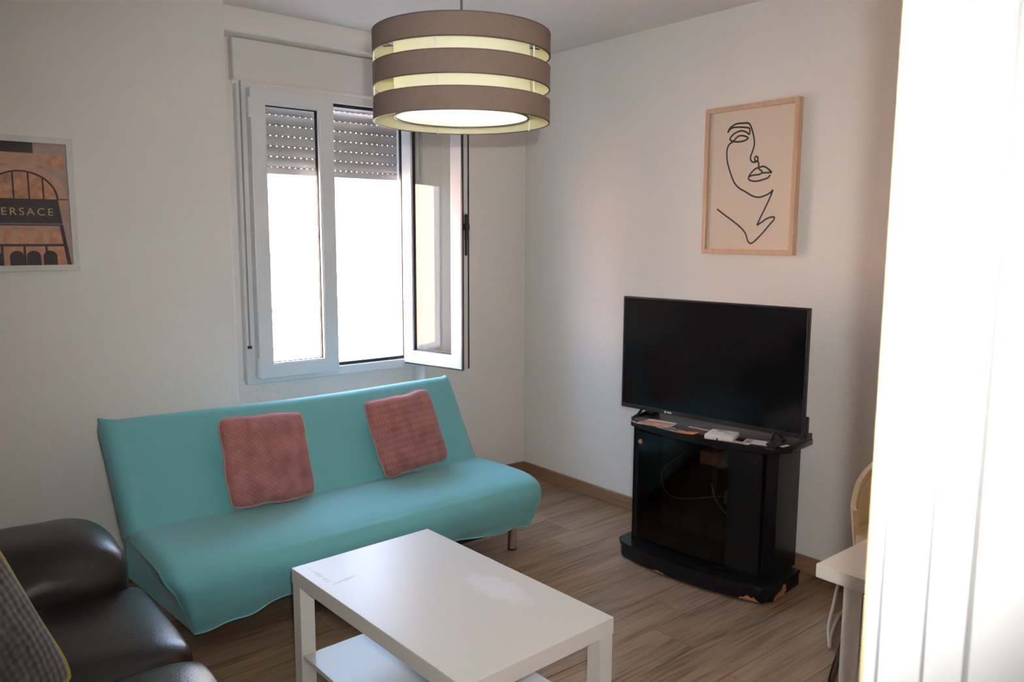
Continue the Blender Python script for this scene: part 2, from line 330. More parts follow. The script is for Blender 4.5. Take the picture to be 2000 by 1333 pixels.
# door casing: stepped painted profile, near right edge of view
prof = [(0.755, 0.3315), (0.712, 0.3315), (0.712, 0.3205), (0.7175, 0.3195), (0.7175, 0.2825), (0.7215, 0.2815), (0.7215, 0.2485), (0.704, 0.2385), (0.704, 0.17), (0.722, 0.165), (0.722, 0.065), (0.755, 0.065)]
trim = struct(obj('trim_1', prism(prof, 0.0, 2.06), 'doorpaint', auto=20), 'white painted door casing at the right edge')
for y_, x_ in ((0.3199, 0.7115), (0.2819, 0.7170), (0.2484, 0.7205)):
    obj('groove_shade', bx(x_, x_ + 0.004, y_ - 0.0009, y_ + 0.0009, 0.0, 2.055), 'shadegrey', trim)  # grey strips paint in the shade along the casing's grooves
obj('edge_bead', bx(0.7115, 0.7165, 0.3312, 0.3345, 0.0, 2.06), 'edgepaint', trim)
profl = [(-0.30, 0.345), (-0.257, 0.345), (-0.257, 0.065), (-0.30, 0.065)]
struct(obj('trim_2', prism(profl, 0.0, 2.06), 'doorpaint'), 'white door casing outside the view')
# skirting boards
def skirt(name, b): return struct(obj(name, bx(*b), 'skirting', bev=0.003, seg=1), 'brown wooden skirting board')
skirt('baseboard_right', (XR - 0.014, XR + 0.01, YF, YB - 0.001, 0.0, 0.078))
skirt('baseboard_back', (2.50, XR - 0.0141, YB - 0.014, YB + 0.01, 0.0, 0.078))
skirt('baseboard_pier', (XL + 0.001, 1.37, YP - 0.014, YP + 0.01, 0.0, 0.078))

# ------------------------------------------------------------------ window
win = bpy.data.objects.new('window_1', None); C.objects.link(win); win.location = (0, 3.93, 0); struct(win, 'white two-leaf window with its right leaf swung open')
FZ0, FZ1 = 0.765, 2.255
fr = obj('outer_frame', frame_bm(1.49, 2.497, FZ0, FZ1, 0.058, 0.060, 0.050, 0.045, -0.035, 0.05), 'pvc', win, bev=0.003, seg=1)
obj('frame_gasket', frame_bm(1.975, 2.440, FZ0 + 0.046, FZ1 - 0.040, 0.004, 0.022, 0.022, 0.020, -0.022, -0.004), 'gasket', fr)
obj('sill', bx(1.49, 2.497, 0.03, 0.17, FZ0 - 0.02, FZ0 + 0.02), 'pvc', win)
def sash(w, h, flip):
    # local: x 0..w, y thickness, z 0..h ; inner face at -y
    f = obj('sash', frame_bm(0, w, 0, h, 0.073, 0.078, 0.072, 0.072, -0.052, 0.012), 'pvc', win, bev=0.004, seg=2)
    obj('glazing_bead', frame_bm(0.066, w - 0.071, 0.065, h - 0.065, 0.012, 0.012, 0.012, 0.012, -0.047, -0.030), 'pvc', f)
    obj('pane', bx(0.070, w - 0.075, -0.012, -0.006, 0.069, h - 0.069), 'pane', f)
    obj('pane_gasket', frame_bm(0.0735, w - 0.0785, 0.0725, h - 0.0725, 0.006, 0.006, 0.006, 0.006, -0.0055, -0.0005), 'gasket', f)
    obj('pane_gasket', frame_bm(0.0735, w - 0.0785, 0.0725, h - 0.0725, 0.006, 0.006, 0.007, 0.009, -0.018, -0.0125), 'gasket', f)
    hx = -0.008 if not flip else -0.008
    for z in (0.06, h - 0.10):
        bm = cyl(0.008, z - 0.045, z + 0.045, 12, hx, -0.055); cyl(0.0095, z - 0.048, z - 0.044, 12, hx, -0.055, bm=bm); cyl(0.0095, z + 0.044, z + 0.048, 12, hx, -0.055, bm=bm)
        obj('hinge', bm, 'pvc', f, smooth=False)
    return f
SH = 1.435
sL = sash(0.442, SH, False); sL.location = (1.536, -0.036, 0.797)
# right leaf: mirrored so its hinge is at the right; turned into the room
sR = sash(0.442, SH, True)
for o in [sR] + list(sR.children):
    for v in o.data.vertices: v.co.x = -v.co.x
    o.data.flip_normals()
sR.location = (2.425, -0.036, 0.797); sR.rotation_euler = (0, 0, math.radians(103))
obj('edge_gasket', bx(-0.4445, -0.4425, -0.050, -0.040, 0.0, SH), 'gasket', sR)
obj('edge_gasket', bx(-0.449, -0.4425, 0.000, 0.0125, 0.0, SH), 'gasket', sR)
obj('bottom_gasket', bx(-0.446, -0.01, 0.000, 0.0125, -0.006, -0.0005), 'gasket', sR)
bm = bx(-0.456, -0.4425, -0.030, -0.012, 0.70, 0.84); box(bm, -0.462, -0.4425, -0.036, -0.006, 0.755, 0.79); box(bm, -0.452, -0.4425, -0.028, -0.014, 0.62, 0.70)
obj('lock', bm, 'gasket', sR, bev=0.002, seg=1)
# roller shutter
rs = thing('roller_shutter', 'white roller shutter lowered a quarter of the way outside the window', 'shutter', (0, 4.01, 0))
obj('shutter_box', bx(1.470, 2.493, -0.140, -0.03, 2.262, 2.458), 'boxwhite', rs, bev=0.006, seg=2)
obj('box_lid_trim', bx(1.50, 2.490, -0.146, -0.139, 2.258, 2.270), 'boxwhite', rs, bev=0.002, seg=1)
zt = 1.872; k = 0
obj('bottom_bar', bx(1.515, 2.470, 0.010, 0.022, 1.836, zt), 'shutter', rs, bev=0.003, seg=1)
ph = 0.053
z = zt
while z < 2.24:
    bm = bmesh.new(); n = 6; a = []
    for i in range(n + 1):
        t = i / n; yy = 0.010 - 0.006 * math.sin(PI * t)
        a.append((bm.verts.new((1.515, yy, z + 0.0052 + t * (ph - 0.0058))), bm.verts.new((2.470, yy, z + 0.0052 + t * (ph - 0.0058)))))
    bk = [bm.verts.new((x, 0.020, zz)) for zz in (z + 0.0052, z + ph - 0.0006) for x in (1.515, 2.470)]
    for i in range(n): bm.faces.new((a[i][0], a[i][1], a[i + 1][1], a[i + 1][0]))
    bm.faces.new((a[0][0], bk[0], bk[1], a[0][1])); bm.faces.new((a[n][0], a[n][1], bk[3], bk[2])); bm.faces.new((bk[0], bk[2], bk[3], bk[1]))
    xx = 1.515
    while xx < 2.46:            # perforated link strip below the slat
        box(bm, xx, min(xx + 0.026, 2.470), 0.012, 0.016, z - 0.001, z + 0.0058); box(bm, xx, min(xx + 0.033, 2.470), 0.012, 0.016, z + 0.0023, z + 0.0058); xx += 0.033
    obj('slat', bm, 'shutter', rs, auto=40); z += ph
for x in (1.497, 2.462): obj('guide_rail', bx(x, x + 0.025, 0.0, 0.032, 0.80, 2.26), 'pvc', rs)
st = obj('strap', bx(1.5035, 1.5115, -0.122, -0.120, 0.965, 2.262), 'strap', rs); obj('strap_slot', bx(1.498, 1.517, -0.124, -0.115, 0.952, 0.966), 'gasket', st)

# ------------------------------------------------------------------ street outside
FY = 11.5
bd = thing('opposite_building', 'sunlit cream building across the street seen through the window', 'building', (6, FY, -3.6))
XS = -2.6
obj('wall', bx(XS, 26, 0, 6, 4.05, 7.2), 'facade', bd)
obj('lower_wall', bx(XS, 26, -0.03, 6, 0, 4.05), 'facade2', bd)
obj('string_course', bx(XS, 26, -0.10, 0.0, 4.03, 4.11), 'facade2', bd)
obj('cornice', bx(XS, 26, -0.35, 0.2, 7.15, 7.4), 'facade', bd)
obj('roof', bx(XS, 26, -0.5, 6, 7.4, 7.5), 'tile', bd)
obj('balcony_slab', bx(0.15, 1.05, -0.32, 0.0, 3.86, 3.97), 'shadestone', bd)
obj('awning', prism([(-2.05, -0.42), (-1.1, -0.42), (-1.0, 0.0), (-2.05, 0.0)], 4.86, 4.90), 'awning', bd)
obj('ledge', bx(-2.05, -0.95, -0.10, 0, 6.12, 6.15), 'shadestone', bd); obj('ledge', bx(0.35, 1.6, -0.10, 0, 6.12, 6.15), 'shadestone', bd)
bs = thing('salmon_building', 'salmon building beside the cream one, reflected in the open window leaf', 'building', (6, FY, -3.6))
obj('wall', bx(-26, XS, -0.06, 6, 0.9, 6.9), 'salmon', bs); obj('plinth', bx(-26, XS, -0.10, 0, 0, 0.9), 'facade2', bs)
obj('cornice', bx(-26, XS, -0.30, 0.2, 6.9, 7.1), 'facade2', bs); obj('roof', bx(-26, XS, -0.45, 6, 7.1, 7.2), 'tile', bs)
for i in range(-6, 7):
    x = i * 3.4 + 2.2; par = bd if i > -1 else bs; yo = 0 if i > -1 else -0.06
    if -3.4 < x < -1.0: continue
    wnd = obj('window', frame_bm(x, x + 1.0, 4.5, 6.0, 0.07, 0.07, 0.07, 0.07, yo - 0.03, yo + 0.05), 'facade2', par)
    obj('pane', bx(x + 0.07, x + 0.93, yo - 0.005, yo, 4.57, 5.93), 'facade', wnd)
for j, (z0, x0, x1, sag) in enumerate(((0.46, 1.6, 5.8, 0.05), (0.33, 1.2, 6.3, 0.10), (0.28, 0.6, 5.5, 0.02))):
    pts = spline([(x0 + (x1 - x0) * t, FY - 0.40 - 0.07 * j, z0 - sag * 4 * t * (1 - t)) for t in (0, .2, .4, .5, .7, 1)], 5)
    tag(obj('street_cable', tube(pts, 0.011, 6), 'outcable'), ('thin dark cable strung highest along the building across the street', 'thin dark cable sagging lowest across the building opposite', 'thin dark cable running straight just above the lower wall opposite')[j], 'cable', 'cables on the building opposite')
ob = bmesh.new(); box(ob, XL - 0.62, XR + 0.27, -1.9, 4.25, H + 0.13, 5.5); box(ob, -22, XL - 0.62, -3, 4.25, -3.6, 5.5); box(ob, XR + 0.27, 34, -3, 4.25, -3.6, 5.5); box(ob, XL - 0.62, XR + 0.27, -1.9, 4.25, -3.6, -0.12)
struct(obj('wall_outside_added', ob, 'facade2'), 'unseen house mass around the room, added to shade the street')  # unseen mass, added to keep sun off the street and lower walls
struct(obj('street', bx(-24, 40, 4.3, 30, -3.75, -3.6), 'street'), 'street below the window')

# ------------------------------------------------------------------ pendant lamp
LX, LY, LZ = 1.225, 1.682, 1.803
lamp = thing('pendant_lamp', 'round pendant lamp of three taupe fabric bands around a cream shade', 'lamp', (LX, LY, LZ))
R0 = 0.2235; bh = 0.0545; gp = 0.0265
for k in range(3):
    z0 = k * (bh + gp)
    b = obj('band', ring(R0, R0 - 0.0015, z0, z0 + bh, 96), 'shade', lamp, auto=30)
    obj('lining', ring(R0 - 0.0017, R0 - 0.0025, z0 + 0.0008, z0 + bh - 0.0008, 96), 'lining', b, auto=30)
    for zz in (z0, z0 + bh - 0.002): obj('rim', ring(R0 + 0.0006, R0 - 0.003, zz, zz + 0.002, 96), 'wire', b)
base_ang = math.atan2(-LY, -LX)
for a in (-84, -15.5, 51, 124, 198):
    t = base_ang + math.radians(a)
    obj('rod', cyl(0.0022, 0.0, 3 * bh + 2 * gp, 8, (R0 - 0.004) * math.cos(t), (R0 - 0.004) * math.sin(t)), 'rod', lamp)
RI = 0.171
ht = 3 * bh + 2 * gp
obj('inner_shade', ring(RI, RI - 0.001, 0.012, ht - 0.01, 96), 'inner', lamp, auto=30)
obj('diffuser', cyl(RI - 0.003, 0.0145, 0.0155, 96), 'diffuser', lamp)
obj('diffuser_ring', ring(RI + 0.001, RI - 0.004, 0.011, 0.0145, 96), 'wire', lamp)
for a in (-112, 112, 180, -60, 60, 0):
    t = base_ang + math.radians(a); c, s = math.cos(t), math.sin(t)
    obj('spoke', tube([(0.02 * c, 0.02 * s, ht - 0.012), ((R0 - 0.003) * c, (R0 - 0.003) * s, ht - 0.012)], 0.0014, 6), 'wire', lamp)
    if abs(a) > 100:
        for zz in (bh + gp * 0.5, 2 * bh + gp * 1.5):
            obj('strut', tube([(RI * c, RI * s, zz), ((R0 - 0.003) * c, (R0 - 0.003) * s, zz)], 0.0014, 6), 'wire', lamp)
obj('cable', cyl(0.0032, ht - 0.02, H - LZ - 0.03, 10), 'wire', lamp)
obj('lamp_holder', cyl(0.02, ht - 0.075, ht - 0.005, 16), 'rod', lamp)
obj('ceiling_rose', cyl(0.05, H - LZ - 0.035, H - LZ - 0.001, 32), 'rod', lamp)
ld = bpy.data.lights.new('bulb', 'POINT'); ld.energy = 8.0; ld.shadow_soft_size = 0.035; ld.color = (1.0, 0.985, 0.94)
bl = bpy.data.objects.new('bulb', ld); C.objects.link(bl); bl.parent = lamp; bl.location = (0, 0, ht - 0.105)

# ------------------------------------------------------------------ turquoise sofa bed
SX0, SX1 = 0.725, 2.425; SYF = 2.665
sofa = thing('sofa_bed', 'turquoise slip-covered sofa bed on chrome legs below the window', 'sofa', ((SX0 + SX1) / 2, 3.05, 0))
hw = (SX1 - SX0) / 2
HEM = [(0.0, 0.115), (0.85, 0.118), (1.0, 0.136), (1.167, 0.165), (1.5, 0.178), (1.956, 0.180), (2.18, 0.163), (2.34, 0.162), (2.43, 0.178), (3.0, 0.18)]
def hem_z(x):
    for (a, za), (b, zb) in zip(HEM, HEM[1:]):
        if x <= b:
            t = (x - a) / (b - a); t = t * t * (3 - 2 * t); return za + (zb - za) * t
def seat_cover():
    bm = bmesh.new(); nu = 84
    # profile (y, z) relative to the thing origin y=3.05 : from back bottom over the top to the front hem
    pr = [(0.16, 0.20), (0.155, 0.36), (0.11, 0.396), (0.02, 0.404), (-0.10, 0.408), (-0.20, 0.408), (-0.275, 0.404), (-0.330, 0.392), (-0.366, 0.364), (-0.380, 0.325), (-0.374, 0.28), (-0.360, 0.23), (-0.342, 0.18), (-0.322, 0.14), (-0.310, 0.115)]
    pr = [(p.x, p.y) for p in spline([(a, b, 0) for a, b in pr], 3)]
    grid = []; r = 0.05
    us = [-1 + 2 * i / nu for i in range(nu + 1)]
    for u in us:
        row = []; d = (1 - abs(u)) * hw; sh = (r - math.sqrt(max(0, r * r - (r - d) ** 2))) if d < r else 0
        for j, (y, z) in enumerate(pr):
            x = u * hw; drop = max(0, min(1, (0.39 - z) / 0.27)); front = max(0, min(1, (-y - 0.05) / 0.27)); front = front * front * (3 - 2 * front)
            if u < 0: x += 0.10 * drop * (-u) ** 8 * front
            else: x -= 0.012 * drop * u ** 8
            top = max(0, min(1, (z - 0.30) / 0.08)); z2 = z - sh * 0.75 * top; yy = y + (sh * 0.8 * (1 - 0.4 * top) if y < -0.3 else 0)
            if z < 0.30: z2 = 0.30 + (z - 0.30) * (0.30 - hem_z(x + 0.5 * (SX0 + SX1))) / (0.30 - 0.115) if y < 0 else z
            k = max(0, (0.28 - z) / 0.16) if y < 0 else 0
            yy += k * (0.006 * math.sin(u * 14 + 1) + 0.004 * math.sin(u * 31)) - k * 0.022 * math.exp(-((u - 0.93) / 0.05) ** 2) + k * 0.018 * math.exp(-((u - 0.985) / 0.02) ** 2)
            nz = noise.noise(Vector((u * 5, j * 0.22, 3.1))) * 0.004
            sag = -0.008 * math.cos(u * PI / 2) * (1 if z > 0.38 else 0)
            row.append(bm.verts.new((x, yy + (nz if z < 0.36 else 0), z2 + nz * 0.6 + sag)))
        grid.append(row)
    for i in range(nu):
        for j in range(len(pr) - 1): bm.faces.new((grid[i][j], grid[i + 1][j], grid[i + 1][j + 1], grid[i][j + 1]))
    ends = []
    for i, s_ in ((0, -1), (nu, 1)):
        cols = grid[i]; bm.faces.new(cols if s_ < 0 else cols[::-1]); ends.append([v.co.copy() for v in cols])
    hem = [row[-1].co.copy() for row in grid]
    bmesh.ops.triangulate(bm, faces=[f for f in bm.faces if len(f.verts) > 4])
    return bm, ends, hem
sbm, sends, shem = seat_cover()
seat = obj('seat', sbm, 'turq', sofa, auto=55)
for e in sends: obj('seam', tube(e[2:], 0.0032, 8), 'turq', seat, smooth=True)
obj('hem', tube(shem, 0.0035, 8), 'turqhem', seat, smooth=True)
def back_cover():
    bm = bmesh.new(); nu, nv = 60, 26
    # closed section in (t across thickness, s along height), tilted
    ang = math.radians(31.5); L = 0.475; T = 0.165; r = 0.045
    sec = []
    def arc(cx, cy, a0, a1, n=5):
        for k in range(n + 1):
            a = math.radians(a0 + (a1 - a0) * k / n); sec.append((cx + r * math.cos(a), cy + r * math.sin(a)))
    for k in range(9): sec.append((0.0, 0.0 + (L - r) * k / 9))
    arc(r, L - r, 180, 90); arc(T - r, L - r, 90, 0)
    for k in range(1, 7): sec.append((T, (L - r) * (1 - k / 6)))
    grid = []
    oy, oz = 0.105, 0.385
    for i in range(nu + 1):
        u = -1 + 2 * i / nu; row = []
        d = (1 - abs(u)) * hw; er = 0.03
        sh = (er - math.sqrt(max(0, er * er - max(0, er - d) ** 2))) if d < er else 0
        for (t, s) in sec:
            tt = t + (sh if t < T / 2 else -sh); ss = s
            k = s / L
            ss += -0.006 * math.cos(u * PI) * k
            # ears: the cover's pinched top corners
            if abs(u) > 0.95 and s > L - r * 0.8 and t < 0.075: ss += 0.026 * ((abs(u) - 0.95) / 0.05) ** 1.5 * (0.6 if u > 0 else 1.0)
            tt += noise.noise(Vector((u * 3, s * 6, 1.7))) * 0.004 - (0.010 * math.sin(PI * min(1, s / L)) * math.cos(u * PI / 2) if t < T / 2 else 0)
            y = oy + tt * math.cos(ang) + ss * math.sin(ang); z = oz - tt * math.sin(ang) * 0.9 + ss * math.cos(ang)
            x = u * (hw - 0.004 + 0.018 * k * (1 if u < 0 else 0.2))
            if u > 0: x = u * (hw - 0.022 - 0.004 * k)
            row.append(bm.verts.new((x, y, z)))
        grid.append(row)
    n = len(sec)
    for i in range(nu):
        for j in range(n - 1): bm.faces.new((grid[i][j], grid[i + 1][j], grid[i + 1][j + 1], grid[i][j + 1]))
        bm.faces.new((grid[i][n - 1], grid[i + 1][n - 1], grid[i + 1][0], grid[i][0]))
    bm.faces.new(grid[0]); bm.faces.new(grid[nu][::-1])
    return bm
obj('backrest', back_cover(), 'turq', sofa, auto=60)
obj('under_frame', bx(-hw + 0.20, hw - 0.16, -0.24, 0.20, 0.125, 0.30), 'blackcloth', sofa)
for x in (-hw + 0.565, hw - 0.045):
    for y in (-0.185, 0.12):
        l = obj('leg', cyl(0.0235, 0.006, 0.20, 24, x, y), 'chrome', sofa, auto=40); obj('foot', cyl(0.0245, 0.0, 0.006, 24, x, y), 'gasket', l)

# ------------------------------------------------------------------ cushions
def pillow(name, w, h, d, m, mp, loc, rx, ry, rz, label, group, seed, dent=0.0, pr_=0.0035):
    t = bpy.data.objects.new(name, None); C.objects.link(t); t.location = loc
    t.rotation_euler = (rx, ry, rz); tag(t, label, 'cushion', group)
    bm = bmesh.new(); n = 36; G = {}; rimpts = []
    def outline(u, v):
        # square with slightly concave sides and rounded corners
        x = u * (1 - 0.03 * (1 - v * v)); y = v * (1 - 0.03 * (1 - u * u))
        c = (abs(u) * abs(v)) ** 5; x *= 1 - 0.075 * c; y *= 1 - 0.075 * c
        return x * w / 2 + 0.006 * noise.noise(Vector((u * 2, v * 2, seed))), y * h / 2 + 0.008 * noise.noise(Vector((u * 2, v * 2, seed + 9)))
    for s in (-1, 1):
        for i in range(n + 1):
            for j in range(n + 1):
                u = -1 + 2 * i / n; v = -1 + 2 * j / n
                edge = i in (0, n) or j in (0, n)
                if edge and s == 1: G[(s, i, j)] = G[(-1, i, j)]; continue
                x, y = outline(u, v)
                p = ((1 - u ** 2) ** 0.42) * ((1 - v ** 2) ** 0.42)
                k = p * d / 2 * (1 + 0.10 * noise.noise(Vector((u * 2.3, v * 2.3, seed + s))))
                k += p * 0.004 * noise.noise(Vector((u * 6, v * 6, seed * 2 + s)))
                if dent and s < 0:
                    q = (v + 0.02) - 0.38 * (u + 0.9); k -= dent * math.exp(-(q / 0.07) ** 2) * math.exp(-((u + 0.62) / 0.36) ** 2)
                G[(s, i, j)] = bm.verts.new((x, s * k, y))
    for s in (-1, 1):
        for i in range(n):
            for j in range(n):
                q = [G[(s, i, j)], G[(s, i + 1, j)], G[(s, i + 1, j + 1)], G[(s, i, j + 1)]]
                bm.faces.new(q if s < 0 else q[::-1])
    obj('cover', bm, m, t, smooth=True)
    rim = [outline(-1 + 2 * i / 24, -1) for i in range(24)] + [outline(1, -1 + 2 * i / 24) for i in range(24)] + [outline(1 - 2 * i / 24, 1) for i in range(24)] + [outline(-1, 1 - 2 * i / 24) for i in range(24)]
    obj('piping', tube([(x, 0, y) for x, y in rim], pr_, 8, closed=True), mp, t, smooth=True)
    return t
PG = 'pink cushions on the turquoise sofa'
pillow('cushion', 0.385, 0.385, 0.13, 'pinka', 'pinkp', (1.286, 3.165, 0.586), math.radians(-23), math.radians(3.0), math.radians(3), 'dusky pink waffle-textured cushion leaning left of the sofa middle', PG, 1.0)
pillow('cushion', 0.385, 0.375, 0.13, 'pinkb', 'pinkp', (1.982, 3.180, 0.588), math.radians(-23), math.radians(-3.5), math.radians(4), 'dusky pink ribbed cushion with a creased dent, nearer the sofa right end', PG, 5.0, 0.022)

# ------------------------------------------------------------------ brown leather sofa
ls = thing('leather_sofa', 'dark brown leather sofa with a thick rolled arm at the left edge', 'sofa', (0.1, 1.75, 0))
def soft(x0, x1, y0, y1, z0, z1, r, seed, puff=0.02, m='leather', name='seat_cushion', sub=3, wr=0.004):
    bm = bx(x0, x1, y0, y1, z0, z1)
    bmesh.ops.subdivide_edges(bm, edges=bm.edges[:], cuts=9, use_grid_fill=True)
    cx, cy, cz = (x0 + x1) / 2, (y0 + y1) / 2, (z0 + z1) / 2; hx, hy, hz = (x1 - x0) / 2, (y1 - y0) / 2, (z1 - z0) / 2
    for v in bm.verts:
        p = Vector((v.co.x - cx, v.co.y - cy, v.co.z - cz))
        q = Vector((max(-hx + r, min(hx - r, p.x)), max(-hy + r, min(hy - r, p.y)), max(-hz + r, min(hz - r, p.z))))
        d = p - q
        if d.length > 1e-6: p = q + d.normalized() * r
        a, b = p.x / hx, p.y / hy
        if p.z > 0: p.z += puff * (1 - a * a) * (1 - b * b)
        p += Vector((0, 0, 1)) * wr * noise.noise(Vector((p.x * 9, p.y * 9, seed)))
        if a > 0.5: p.x += wr * 1.5 * noise.noise(Vector((p.y * 14, p.z * 14, seed + 4)))
        v.co = p + Vector((cx, cy, cz))
    o = obj(name, bm, m, ls, smooth=True)
    s = o.modifiers.new('sub', 'SUBSURF'); s.levels = 1; s.render_levels = 2
    return o
# origin (0.1, 1.75): world = local + origin
soft(-0.50, 0.46, -0.90, 1.12, 0.06, 0.30, 0.03, 2, 0.0, name='base')
for i, (a, b) in enumerate(((0.315, 0.885), (-0.255, 0.313), (-0.83, -0.257))):
    soft(-0.30, 0.535, a, b, 0.27, 0.435, 0.065, 3 + i, 0.028)
    soft(-0.48, -0.155, a, b, 0.40, 0.86, 0.09, 13 + i, 0.03, name='back_cushion')
soft(-0.515, -0.40, -0.95, 1.15, 0.06, 0.80, 0.05, 21, 0.0, name='back_frame')
def arm(y0, y1):
    # rolled arm: section in (y, z), swept along x with a rounded front end
    cy = (y0 + y1) / 2; hwid = (y1 - y0) / 2
    sec = []
    for k in range(28):
        a = 2 * PI * k / 28; c, s = math.cos(a), math.sin(a)
        yy = hwid * math.copysign(abs(c) ** 0.75, c); zz = 0.16 * math.copysign(abs(s) ** 0.80, s)
        sec.append((yy, zz + 0.445))
    bm = bmesh.new(); rings = []
    xs = [-0.50 + 0.80 * k / 20 for k in range(21)] + [0.32 + 0.01 * 0 + 0.17 * math.sin(PI / 2 * k / 9) for k in range(1, 10)]
    for i, x in enumerate(xs):
        t = max(0, (x - 0.32) / 0.17); f = 1 - 0.5 * (1 - math.sqrt(max(0, 1 - t * t)))
        if i == len(xs) - 1: f = 0.42
        rings.append([bm.verts.new((x + 0.006 * noise.noise(Vector((zz * 12, yy * 9, 1))), cy + yy * (0.35 + 0.65 * f) + 0.004 * noise.noise(Vector((x * 12, zz * 10, 5))), 0.43 + (zz - 0.43) * f + 0.007 * noise.noise(Vector((x * 7, yy * 10, 7))))) for yy, zz in sec])
    for A, B in zip(rings, rings[1:]):
        for k in range(28): bm.faces.new((A[k], A[(k + 1) % 28], B[(k + 1) % 28], B[k]))
    bm.faces.new(rings[0][::-1]); bm.faces.new(rings[-1])
    o = obj('arm', bm, 'leather', ls, smooth=True); s = o.modifiers.new('sub', 'SUBSURF'); s.levels = 1; s.render_levels = 2
    return o
arm(0.76, 1.25); arm(-1.22, -0.76)
for y in (0.93, -0.90): obj('arm_panel', bx(-0.48, 0.43, y - 0.15, y + 0.15, 0.05, 0.42), 'leather', ls, bev=0.03, seg=3, auto=50)
for x in (-0.42, 0.38):
    for y in (1.0, -0.95): obj('foot', cyl(0.025, 0, 0.07, 16, x, y), 'gasket', ls)
pillow('cushion', 0.44, 0.42, 0.11, 'grey', 'yellow', (0.092, 1.87, 0.652), math.radians(-22), math.radians(-8), math.radians(43), 'dark grey waffle cushion with yellow piping on the leather sofa', None, 8.0, 0.0, 0.006)

# ------------------------------------------------------------------ coffee table
ct = thing('coffee_table', 'worn white square-legged coffee table with a low shelf', 'table', (1.2975, 1.894, 0), math.radians(1.75))
W2, L2 = 0.269, 0.4535
obj('tabletop', bx(-W2, W2, -L2, L2, 0.400, 0.450), 'table', ct, bev=0.0012, seg=1)
for sx in (-1, 1):
    for sy in (-1, 1):
        x0, y0 = sx * (W2 - 0.027), sy * (L2 - 0.027)
        lg = obj('leg', bx(x0 - 0.025, x0 + 0.025, y0 - 0.025, y0 + 0.025, 0, 0.3995), 'tablew', ct, bev=0.001, seg=1)
obj('shelf', bx(-W2 + 0.006, W2 - 0.03, -L2 + 0.053, L2 - 0.053, 0.152, 0.168), 'tablew', ct, bev=0.001, seg=1)

# ------------------------------------------------------------------ tv stand
SA = math.radians(-84.1)
SO = Vector((2.757, 2.103, 0))
stand = thing('tv_stand', 'glossy black bow-fronted television stand with chipped plinth and smoked glass door', 'tv stand', SO, SA)
def bow(u0, u1, v_end, v_mid, v_back, cut, n=20):
    pts = []
    for k in range(n + 1):
        t = k / n; u = u0 + (u1 - u0) * t; q = 2 * t - 1
        pts.append((u, v_mid + (v_end - v_mid) * q * q))
    return [(u0, v_back)] + ([(u0, v_end + cut)] if cut else []) + [(p if not cut else (p[0] * 1.0, p[1])) for p in pts[(1 if cut else 0):(-1 if cut else None)]] + ([(u1, v_end + cut)] if cut else []) + [(u1, v_back)]
pl = obj('plinth', prism(bow(-0.392, 0.392, 0.012, -0.052, 0.285, 0.03), 0.012, 0.066), 'black', stand, auto=30)
obj('plinth_cap', prism(bow(-0.398, 0.398, 0.006, -0.058, 0.285, 0.03), 0.066, 0.082), 'black', stand, auto=30, bev=0.003, seg=1)
def flake(pts, v_off, name='chip'):
    return pts
# bare chipped spots on the plinth
def onfront(u): q = u / 0.392; return -0.052 + 0.064 * q * q
for (u0, u1, hh) in ((-0.155, -0.075, 0.009), (0.270, 0.352, 0.022)):
    bm = bmesh.new(); n = 8
    lo = []; hi = []
    for k in range(n + 1):
        u = u0 + (u1 - u0) * k / n; zt_ = 0.0128 + hh * max(0.05, math.sin(PI * k / n)) * (0.75 + 0.3 * math.sin(k * 2.3))
        lo.append((u, 0.0128)); hi.append((u, zt_))
    f = [[bm.verts.new((u, onfront(u) - 0.0022 + dv, zz)) for (u, zz) in lo + hi[::-1]] for dv in (0, 0.003)]
    bm.faces.new(f[0]); bm.faces.new(f[1][::-1])
    m_ = len(f[0])
    for k in range(m_): bm.faces.new((f[0][k], f[0][(k + 1) % m_], f[1][(k + 1) % m_], f[1][k]))
    obj('chip', bm, 'chip', pl)
bm = bmesh.new(); poly = [(0.045, 0.0128), (0.15, 0.0128), (0.165, 0.03), (0.155, 0.055), (0.135, 0.058), (0.12, 0.04), (0.085, 0.034), (0.06, 0.028)]
f = [[bm.verts.new((0.3905 + dv, v, zz)) for v, zz in poly] for dv in (0.0, 0.0025)]
bm.faces.new(f[0]); bm.faces.new(f[1][::-1])
for k in range(8): bm.faces.new((f[0][k], f[0][(k + 1) % 8], f[1][(k + 1) % 8], f[1][k]))
obj('chip', bm, 'chip', pl)
for x in (-0.33, 0.33):
    for v in (0.04, 0.25): obj('caster', cyl(0.018, 0, 0.0125, 12, x, v), 'gasket', stand)
obj('skid', bx(-0.36, 0.36, 0.02, 0.28, 0.002, 0.013), 'black', stand)
ZB, ZT = 0.082, 0.632
# carcass: sides (chamfered front corners), back, bottom, shelf
for s in (-1, 1):
    pts = [(0.335, 0.05), (0.358, 0.11), (0.358, 0.315), (0.340, 0.315), (0.340, 0.115), (0.318, 0.058)]
    obj('side_panel', prism([(s * a, b) for a, b in pts], ZB, ZT), 'black', stand, bev=0.001, seg=1)
obj('back_panel', bx(-0.34, 0.34, 0.303, 0.315, ZB, ZT), 'shelfred', stand)
obj('bottom_panel', prism([(-0.34, 0.30), (-0.34, 0.10), (-0.31, 0.03), (0.31, 0.03), (0.34, 0.10), (0.34, 0.30)], ZB, ZB + 0.015), 'black', stand)
obj('shelf', bx(-0.10, 0.34, 0.10, 0.302, 0.495, 0.508), 'black', stand)
obj('drawer_front', bx(-0.015, 0.165, 0.18, 0.19, 0.36, 0.495), 'shelfred', stand)
obj('top_panel', prism(bow(-0.402, 0.402, 0.075, -0.006, 0.335, 0.06), ZT, ZT + 0.028), 'black', stand, auto=30, bev=0.006, seg=2)
